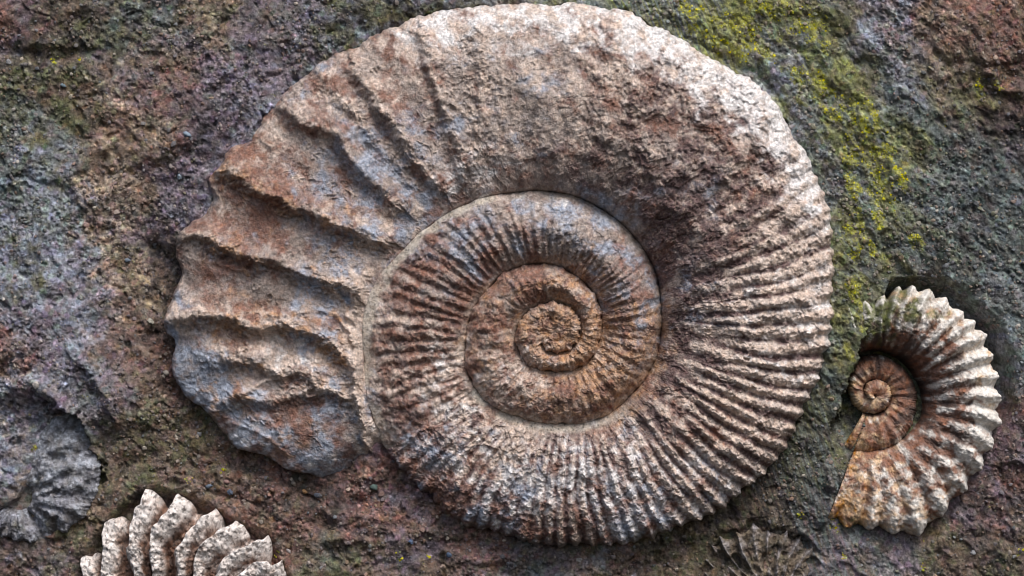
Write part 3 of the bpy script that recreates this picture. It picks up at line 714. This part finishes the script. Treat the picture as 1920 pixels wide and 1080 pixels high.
        for i in np.unique(ff):
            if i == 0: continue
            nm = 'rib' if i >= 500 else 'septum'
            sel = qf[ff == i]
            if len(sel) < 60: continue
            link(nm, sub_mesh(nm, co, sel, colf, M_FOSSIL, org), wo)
    return root
build_big()

# ------------------------------------------------------------------ the smaller fossils
def coiled(root, sp, name, p0, p1, step, vres, HC, HE, HS, VC, phase, amp, ribshape, edge, colour, mat, rough, seed, Ei=None, drop=60, ribbed_v=(.06, .99), unev=0.6, sink=0):
    org = np.array(root.location)
    PH, V = whorl_surface(sp, p0, p1, step, vres, 8)
    vv = np.clip(V, 0, 1)
    Eo = sp.E(PH); Ein = sp.E(PH + 360) if Ei is None else Ei(PH)
    phs = phase(PH, vv); fr = phs - np.floor(phs)
    x0, y0 = sp.xy(PH, Ein + (Eo - Ein) * vv)
    phs = phs + fbm(x0, y0, 30, 2, seed + 1) * .10
    fr = phs - np.floor(phs); rib = ribshape(fr)
    A = amp(PH, vv)
    kr = 1 + unev * gn(np.floor(phs) * 2.3, phs * 0, seed + 10); A = A * kr
    Eo = Eo - edge(PH) * (1 - rib) ** .75 - unev * 9 * np.abs(gn(np.floor(phs) * 1.9, phs * 0, seed + 11)) * rib + gn(PH / 1.6, PH * 0, seed) * 2.5
    Rr = Ein + (Eo - Ein) * vv + np.where(V < 0, V * 30, 0) - np.where(V > 1, (V - 1) * 40, 0)
    x, y = sp.xy(PH, Rr)
    h = prof(vv, ib(PH, HS), ib(PH, HC), ib(PH, HE), VC, 2.2, 2.2)
    h = h + (rib - .4) * A * (.8 + .35 * fbm(x, y, 24, 3, seed + 2))
    h = h + rough * (rid(x, y, 11, 3, seed + 3) * 1.5 + fbm(x, y, 22, 3, seed + 4, .6) * 2.6 + fbm(x, y, 6, 3, seed + 5, .7) * 1.5)
    fl = fbm(x, y, 20, 3, seed + 6); h = h + rough * sstep(.05, .14, fl) * 1.8
    if sink: h = h - sink * sstep(.0, .5, fbm(x, y, 58, 3, seed + 8)) + fbm(x, y, 34, 3, seed + 9) * 5
    h = h - np.where(V < 0, (-V / .08) * 24, 0) - np.where(V > 1, ((V - 1) / .08) ** .8 * drop, 0)
    col = colour(PH, vv, x, y, rib)
    col = col * (1 + .4 * fbm(x, y, 8, 3, seed + 7, .7))[..., None]
    co = P3(x, y, h).reshape(-1, 3); q = grid_quads(*PH.shape); cf = lambda a_: a_[:-1, :-1]
    rb = (cf(A) > 1.0) & (cf(V) > ribbed_v[0]) & (cf(V) <= ribbed_v[1])
    ff = tidy(np.where(rb, np.floor(cf(phs)).astype(int) + 1000, 0)).ravel(); qf = q.reshape(-1, 4); colf = col.reshape(-1, 3)
    cnt = {i: (ff == i).sum() for i in np.unique(ff)}
    for i, n in cnt.items():
        if i and n < 40: ff[ff == i] = 0
    wo = link(name, sub_mesh(name, co, qf[ff == 0], colf, mat, org), root)
    for i in np.unique(ff):
        if i: link('rib', sub_mesh('rib', co, qf[ff == i], colf, mat, org), wo)
    return wo

def cosrib(fr): return np.clip(.5 - .5 * np.cos(2 * np.pi * fr), 0, 1)
def sharprib(fr): return np.clip(1 - np.abs(fr - .5) * 2, 0, 1) ** 1.1

SK = 'wrdcmo'
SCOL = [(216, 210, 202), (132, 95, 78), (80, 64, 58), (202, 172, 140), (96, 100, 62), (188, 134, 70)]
SSC = [20, 26, 30, 22, 26, 24]
SMALL_C = [(1690, 560, 'm3w2c1d1'), (1745, 560, 'w4c1m1r1'), (1800, 600, 'w5c1r1'), (1850, 660, 'w6c1'), (1870, 740, 'w7c1'), (1860, 810, 'w7r1'), (1830, 870, 'w4r2d1'), (1780, 930, 'w3r3c1'),
  (1720, 980, 'w3r2c2'), (1660, 960, 'c2w2r2'), (1600, 960, 'o2c3r2m1'), (1570, 900, 'c3r2w1'), (1620, 900, 'c2w2r2'), (1680, 900, 'w2r2c1'), (1740, 880, 'r3w2d1'), (1700, 630, 'd2w2r2'),
  (1660, 600, 'm4d2w1'), (1760, 660, 'w2r2d1'), (1780, 740, 'w3d2r2'), (1760, 800, 'd2r2w1'), (1720, 850, 'r3w2d1'), (1640, 740, 'r4c2'), (1625, 755, 'c3r1w1'), (1690, 760, 'r3d3'),
  (1650, 690, 'r3d3'), (1640, 820, 'r4c1d1'), (1590, 810, 'r4o1c1'), (1590, 860, 'c2r3o1'), (1700, 700, 'd3r3')]
F_SC = Field(SMALL_C, SK, 24)

def build_small():
    root = thing('ammonite_fossil', 'small white and rust ammonite fossil with pointed ribs in a hollow at right', 'fossil', SC[0], SC[1], -40)
    def colour(PH, vv, x, y, rib):
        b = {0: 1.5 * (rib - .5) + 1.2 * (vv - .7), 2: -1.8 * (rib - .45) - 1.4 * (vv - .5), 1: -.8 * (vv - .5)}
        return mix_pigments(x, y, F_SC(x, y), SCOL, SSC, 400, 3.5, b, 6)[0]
    lo = TIP_PH[0]
    ph_of = lambda PH, vv: np.interp(PH - np.sin(vv * np.pi) * 3 + (1 - vv) * 2, TIP_PH, np.arange(len(TIP_PH)) + .5, right=None) + np.clip(PH - TIP_PH[-1], 0, 999) / 11
    coiled(root, SMALL, 'outer_whorl', lo + .2, 520, 1.5, 95, [(lo, 14), (280, 30), (330, 48), (400, 52), (450, 38), (480, 14), (520, -14)], [(lo, -8), (330, 4), (400, 8), (450, 4), (520, -24)],
           [(lo, -14), (270, -14), (305, -24), (345, -62), (360, -66), (420, -66), (470, -50), (520, -40)], .6, ph_of, lambda PH, vv: 15 * sstep(.0, .35, vv) * (.5 + .6 * vv), lambda fr: cosrib(fr) ** .8, lambda PH: 12.0, colour, M_PALE, .9, 60,
           Ei=lambda PH: SMALL.E(PH + 360) + ib(PH, [(lo, -8), (300, -6), (335, 8), (470, 8), (520, 0)]))
    coiled(root, SMALL, 'inner_whorl', lo + 350, 880, 1.3, 50, [(lo + 350, 2), (600, 10), (640, 12), (720, -2), (800, -8), (880, 2)], [(500, -40), (600, -12), (650, -20), (690, -50), (720, -56), (800, -56), (880, -40)], [(500, -20), (640, -16), (720, -22), (880, -20)], .55,
           lambda PH, vv: (PH - vv * 4) / 17.0, lambda PH, vv: 5.0 * sstep(.0, .3, vv) * sstep(540, 580, PH), cosrib, lambda PH: 0.5, colour, M_PALE, .6, 62)
    coiled(root, SMALL, 'core', 880, 1330, 1.2, 24, [(880, 2), (1000, 10), (1330, 20)], [(880, -24), (1000, -18), (1330, 14)], [(880, -2), (1330, 14)], .5,
           lambda PH, vv: PH / 40.0, lambda PH, vv: PH * 0 + .4, cosrib, lambda PH: 0, colour, M_PALE, .4, 64, Ei=lambda PH: SMALL.E(PH + 360) * .8)
    return root
build_small()

def build_white():
    root = thing('ammonite_fossil', 'chalky white fossil fragment with overlapping blade-like ribs at the bottom edge', 'fossil', WC[0], WC[1] - 280, -40)
    tp = np.array([p for p, _ in WTIP], float)
    ph_of = lambda PH, vv: np.interp(PH + 9 * sstep(1.05, .5, vv) + 1.3 * gn(vv * 5, PH / 20, 66), tp, np.arange(len(tp)) + .22)
    def blade(fr):      # sharp crest on the left, long slope to the right
        return np.where(fr < .22, sstep(0.02, .22, fr), np.clip(1 - ((fr - .22) / .56) ** 2, 0, 1) ** .7)
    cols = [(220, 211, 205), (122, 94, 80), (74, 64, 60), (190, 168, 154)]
    def colour(PH, vv, x, y, rib):
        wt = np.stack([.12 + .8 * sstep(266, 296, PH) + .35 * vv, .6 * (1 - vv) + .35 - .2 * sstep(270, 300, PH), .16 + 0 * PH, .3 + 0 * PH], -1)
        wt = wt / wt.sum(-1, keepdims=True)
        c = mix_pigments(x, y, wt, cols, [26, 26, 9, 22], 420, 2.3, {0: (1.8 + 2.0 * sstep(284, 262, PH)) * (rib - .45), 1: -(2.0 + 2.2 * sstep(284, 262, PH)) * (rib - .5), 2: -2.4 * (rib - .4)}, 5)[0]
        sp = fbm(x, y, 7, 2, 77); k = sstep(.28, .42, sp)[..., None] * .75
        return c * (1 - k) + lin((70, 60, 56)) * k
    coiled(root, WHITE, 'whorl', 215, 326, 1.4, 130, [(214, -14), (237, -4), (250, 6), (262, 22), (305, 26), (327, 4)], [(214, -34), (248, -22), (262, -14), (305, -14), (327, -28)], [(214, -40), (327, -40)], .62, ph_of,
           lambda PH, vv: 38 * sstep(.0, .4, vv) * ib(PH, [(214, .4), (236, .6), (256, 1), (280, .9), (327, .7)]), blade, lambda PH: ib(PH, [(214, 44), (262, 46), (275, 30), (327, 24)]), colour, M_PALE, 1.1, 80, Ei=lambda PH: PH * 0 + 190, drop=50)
    return root
build_white()

def build_grey():
    root = thing('ammonite_fossil', 'weathered blue-grey ammonite fragment with coarse ribs at the left edge', 'fossil', GC[0], GC[1], -40)
    cols = [(132, 132, 140), (158, 162, 170), (104, 98, 96), (118, 106, 94), (98, 96, 78)]
    def colour(PH, vv, x, y, rib):
        up = sstep(360, 320, PH)
        wt = np.stack([.5 + 0 * PH, .2 + .35 * up, .22 + 0 * PH, .15 + 0 * PH, .12 + .1 * up], -1); wt = wt / wt.sum(-1, keepdims=True)
        return mix_pigments(x, y, wt, cols, [40, 26, 24, 26, 24], 440, 2.2, {1: .9 * (rib - .4)}, 6)[0]
    coiled(root, GREY, 'whorl', 272, 505, 1.5, 80, [(272, -46), (286, -24), (300, 0), (330, 12), (370, 15), (400, 2), (418, -16), (440, 4), (480, 4), (505, -8)], [(272, -60), (290, -34), (320, -10), (360, -6), (410, -26), (450, -10), (505, -20)], [(290, -30), (505, -30)], .6,
           lambda PH, vv: (PH + np.sin(vv * 3.14) * 9 - vv * 6) / 19.0, lambda PH, vv: 11.0 * sstep(.05, .3, vv) * ib(PH, [(182, .4), (300, .6), (335, 1), (520, 1)]), cosrib, lambda PH: 5.0, colour, M_ROCK, .8, 90, Ei=lambda PH: PH * 0 + 24, drop=40, sink=10)
    return root
build_grey()

def build_imprint():
    root = thing('ammonite_imprint', 'faint brown ammonite imprint with thin raised ribs at the bottom right', 'fossil', IC[0], IC[1] - 80, -30)
    tp = np.array([p for p, _ in ITIP], float)
    cols = [(114, 102, 88), (160, 154, 156), (96, 90, 72), (88, 74, 68)]
    def colour(PH, vv, x, y, rib):
        wt = np.stack([.45 + 0 * PH, .2 + 0 * PH, .2 + 0 * PH, .18 + 0 * PH], -1)
        return mix_pigments(x, y, wt, cols, [30, 14, 26, 22], 460, 2.4, {1: 2.2 * (rib - .5), 3: -1.0 * (rib - .4)}, 6)[0]
    coiled(root, IMPR, 'whorl', 197, 321, 1.5, 70, [(196, -8), (240, 2), (322, -6)], [(196, -16), (240, -4), (322, -14)], [(196, -20), (322, -20)], .6,
           lambda PH, vv: np.interp(PH + (vv - 1) * 6 + np.sin(vv * 3.14) * 5, tp, np.arange(len(tp)) + .5), lambda PH, vv: 11 * sstep(.1, .4, vv), lambda fr: sharprib(fr) ** 1.8, lambda PH: 16.0, colour, M_ROCK, 1.0, 100,
           Ei=lambda PH: PH * 0 + 40, drop=26, sink=20)
    return root
build_imprint()

# ------------------------------------------------------------------ loose stones, grit, lichen
_ico_v = None
def stone_template(seed, sub=1):
    rs = np.random.RandomState(seed)
    t = (1 + 5 ** .5) / 2
    v = np.array([(-1, t, 0), (1, t, 0), (-1, -t, 0), (1, -t, 0), (0, -1, t), (0, 1, t), (0, -1, -t), (0, 1, -t), (t, 0, -1), (t, 0, 1), (-t, 0, -1), (-t, 0, 1)], float)
    f = [(0, 11, 5), (0, 5, 1), (0, 1, 7), (0, 7, 10), (0, 10, 11), (1, 5, 9), (5, 11, 4), (11, 10, 2), (10, 7, 6), (7, 1, 8), (3, 9, 4), (3, 4, 2), (3, 2, 6), (3, 6, 8), (3, 8, 9), (4, 9, 5), (2, 4, 11), (6, 2, 10), (8, 6, 7), (9, 8, 1)]
    v /= np.linalg.norm(v[0])
    for _ in range(sub):
        v = list(map(tuple, v)); mid = {}; nf = []
        def mp(a, b):
            k = (min(a, b), max(a, b))
            if k not in mid:
                m = (np.array(v[a]) + np.array(v[b])) / 2; m /= np.linalg.norm(m); v.append(tuple(m)); mid[k] = len(v) - 1
            return mid[k]
        for a, b, c in f:
            ab, bc, ca = mp(a, b), mp(b, c), mp(c, a); nf += [(a, ab, ca), (b, bc, ab), (c, ca, bc), (ab, bc, ca)]
        f = nf; v = np.array(v)
    v = np.array(v); v *= (1 + .22 * rs.randn(len(v), 1).clip(-1.5, 1.5))
    return v, np.array(f, np.int32)

def outside_fossils(x, y):
    ok = spiral_d(BIG, x, y, P0, P0 + 359.4)[0] > 5
    ok &= spiral_d(SMALL, x, y, TIP_PH[0], 520)[0] > 3
    ok &= spiral_d(WHITE, x, y, 214, 327)[0] > 3
    ok &= spiral_d(GREY, x, y, 180, 520)[0] > 2
    ok &= spiral_d(IMPR, x, y, 196, 322)[0] > 2
    return ok

def build_grit():
    rs = np.random.RandomState(21)
    n = 34000
    x = rs.uniform(-60, 1980, n); y = rs.uniform(-50, 1130, n)
    dens = .25 + .75 * sstep(-.1, .5, fbm(x, y, 130, 3, 110)) + .5 * sstep(1500, 1650, x) * sstep(250, 420, y) * sstep(1100, 700, y) + .5 * bump_at(x, y, 340, 780, 110) + .4 * bump_at(x, y, 240, 520, 110)
    ok = outside_fossils(x, y) & (rs.rand(n) < dens)
    x, y = x[ok], y[ok]; n = len(x)
    r = 1.4 + 2.6 * rs.rand(n) ** 2.8 + 1.6 * (rs.rand(n) < .03)
    h = rock_h(x, y)
    pal = np.array([lin(c) for c in [(120, 108, 104), (150, 140, 132), (96, 92, 98), (138, 112, 98), (112, 118, 124), (190, 178, 164), (80, 72, 66), (126, 122, 96)]])
    pid = rs.choice(len(pal), n, p=[.2, .12, .2, .14, .12, .05, .12, .05])
    base, _ = rock_col(x.astype(F), y.astype(F))
    col = pal[pid] * .55 + base * .45; col *= (.75 + .5 * rs.rand(n))[:, None]
    tmpl = [stone_template(s, 0) for s in range(8)]
    CO, FA, CL = [], [], []; off = 0
    for k in range(8):
        s = np.where(np.arange(n) % 8 == k)[0]
        v, f = tmpl[k]
        ang = rs.rand(len(s)) * 2 * np.pi; ca, sa = np.cos(ang), np.sin(ang)
        sx, sy, sz = [(r[s] * (.75 + .6 * rs.rand(len(s)))) for _ in range(3)]
        lx = v[None, :, 0] * sx[:, None]; ly = v[None, :, 1] * sy[:, None]; lz = v[None, :, 2] * sz[:, None] * .8
        px = x[s][:, None] + lx * ca[:, None] - ly * sa[:, None]; py = y[s][:, None] + lx * sa[:, None] + ly * ca[:, None]
        pz = (h[s] + r[s] * .25)[:, None] + lz
        CO.append(P3(px, py, pz).reshape(-1, 3))
        FA.append((f[None] + (off + np.arange(len(s)) * len(v))[:, None, None]).reshape(-1, 3)); off += len(s) * len(v)
        CL.append(np.repeat(col[s], len(v), 0))
    me = make_mesh('grit', np.concatenate(CO), np.concatenate(FA), np.concatenate(CL), M_GRIT, smooth=False)
    tag(link('grit', me), 'fine grit and tiny stone chips stuck all over the rock', 'grit', kind='stuff')
build_grit()

def build_lichen():
    rs = np.random.RandomState(33)
    n = 30000
    x = rs.uniform(1180, 1960, n); y = rs.uniform(-40, 760, n)
    ok = (lichen_mask(x, y) > .35) & outside_fossils(x, y) & (rs.rand(n) < .75)
    ex, ey = [], []
    # a few isolated tufts elsewhere
    for cx, cy, k, s in [(103, 112, 10, 4), (150, 112, 5, 3), (64, 842, 16, 4), (350, 900, 8, 4), (750, 1050, 9, 5), (802, 1048, 6, 4), (520, 1040, 5, 4), (1565, 985, 22, 8), (1500, 968, 10, 4), (1585, 1045, 10, 4), (1730, 1065, 9, 4), (1910, 1035, 14, 5), (1660, 690, 10, 6), (420, 880, 8, 5)]:
        ex.append(cx + rs.randn(k) * s); ey.append(cy + rs.randn(k) * s)
    x = np.concatenate([x[ok]] + ex); y = np.concatenate([y[ok]] + ey); n = len(x)
    h = rock_h(x, y)
    r = 1.2 + 1.9 * rs.rand(n) ** 2
    K = 7
    ang = np.linspace(0, 2 * np.pi, K, endpoint=False)[None] + rs.rand(n, 1) * 6
    rr = r[:, None] * (.65 + .6 * rs.rand(n, K))
    vx = np.concatenate([x[:, None], x[:, None] + np.cos(ang) * rr], 1); vy = np.concatenate([y[:, None], y[:, None] + np.sin(ang) * rr], 1)
    vh = np.concatenate([(h + .6 + r * .25)[:, None], np.repeat((h - .8)[:, None], K, 1) + rs.rand(n, K) * 1.2], 1)
    co = P3(vx, vy, vh).reshape(-1, 3)
    j = np.arange(K); f = np.stack([np.zeros(K, int), 1 + j, 1 + (j + 1) % K], -1)
    fa = (f[None] + (np.arange(n) * (K + 1))[:, None, None]).reshape(-1, 3)
    pal = np.array([lin(c) for c in [(178, 172, 52), (160, 160, 66), (196, 186, 56), (132, 140, 72), (160, 168, 120)]])
    col = pal[rs.choice(5, n, p=[.34, .24, .18, .14, .10])] * (.8 + .4 * rs.rand(n))[:, None]
    me = make_mesh('lichen', co, fa[:, ::-1], np.repeat(col, K + 1, 0), M_LICHEN, smooth=True)
    tag(link('lichen', me), 'yellow-green lichen crust scattered over the rock right of the large ammonite', 'lichen', kind='stuff')
build_lichen()

PEBBLES = [ # x, y, radius along, radius across, turn, colour, label
  (312, 700, 7, 6, 10, (196, 182, 168), 'small pale pebble on brown rock left of the ammonite\'s broken end'),
  (297, 760, 7, 5, 60, (178, 150, 136), 'pinkish pebble near the rim below the pale pebble'),
  (372, 815, 6, 6, 0, (176, 176, 178), 'round light grey pebble under the ammonite\'s broken corner'),
  (281, 602, 7, 6, 30, (206, 198, 180), 'cream pebble just left of the ammonite\'s rounded ridge end'),
  (235, 488, 8, 5, 20, (128, 142, 160), 'flat blue-grey chip on the tan rock left of the ammonite'),
  (204, 392, 6, 6, 0, (208, 198, 186), 'round whitish pebble on the left rock slope'),
  (390, 913, 9, 4, -12, (116, 134, 158), 'blue-grey slate chip above the white ribbed fragment'),
  (429, 924, 7, 6, 70, (88, 104, 136), 'dark blue-grey pebble between the white fragment and the ammonite'),
  (423, 905, 6, 5, 0, (190, 140, 130), 'dull pink pebble beside the dark blue-grey pebble'),
  (594, 931, 7, 6, 15, (84, 90, 108), 'dark slate pebble below the ammonite\'s broken end'),
  (548, 908, 7, 5, 50, (168, 150, 132), 'tan pebble in the dark hollow under the ammonite'),
  (569, 924, 6, 5, 0, (172, 122, 74), 'orange-brown pebble in the dark hollow under the ammonite'),
  (540, 1037, 14, 4, 38, (222, 208, 204), 'white splinter of shell lying right of the blade-ribbed fragment'),
  (1086, 1051, 7, 6, 0, (214, 206, 200), 'white pebble on brown rock below the ammonite\'s lower rim'),
  (1150, 1045, 6, 5, 40, (196, 176, 170), 'pale pinkish pebble right of the white pebble below the ammonite'),
  (1826, 1037, 6, 6, 0, (206, 204, 206), 'round white pebble in the lower right corner'),
  (118, 160, 7, 5, 20, (132, 160, 176), 'pale blue chip on the upper left rock'),
  (16, 116, 6, 6, 0, (190, 188, 190), 'light grey pebble at the upper left edge'),
  (353, 253, 9, 6, 30, (160, 184, 210), 'light blue chip on violet rock above the ammonite\'s left rim'),
  (337, 330, 8, 5, 80, (164, 186, 206), 'light blue chip on violet rock beside the ammonite\'s notch'),
  (700, 915, 9, 7, 10, (86, 112, 104), 'dull green-grey pebble under the tip of the broken end'),
  (770, 1016, 7, 5, 60, (86, 108, 152), 'dull blue chip on the rock below the ammonite\'s lower left rim'),
  (842, 1042, 7, 6, 60, (96, 120, 156), 'blue chip at the bottom edge below the ammonite'),
]
def build_pebbles():
    for i, (px, py, ra, rb, tu, c, lab) in enumerate(PEBBLES):
        ra *= .85; rb *= .8; c = tuple(.62 * q + .38 * 108 for q in c)
        v, f = stone_template(100 + i, 1)
        v = v / (1 + 0 * v)
        a_ = math.radians(tu); ca, sa = math.cos(a_), math.sin(a_)
        lx = v[:, 0] * ra; ly = v[:, 1] * rb; lz = v[:, 2] * min(ra, rb) * .8
        h = float(rock_h(np.array([px], F), np.array([py], F))[0]) + min(ra, rb) * .25
        loc = P3(np.array(float(px)), np.array(float(py)), np.array(h))
        co = P3(px + lx * ca - ly * sa, py + lx * sa + ly * ca, h + lz) - loc
        me = make_mesh('pebble', co, f, np.repeat(lin(c)[None] * .75, len(v), 0), M_GRIT, smooth=(i % 2 == 0))
        o = link('shell_splinter' if 'splinter' in lab else 'pebble', me, None, loc)
        tag(o, lab, 'splinter' if 'splinter' in lab else 'pebble', None if 'splinter' in lab else 'loose pebbles on the rock face')
build_pebbles()
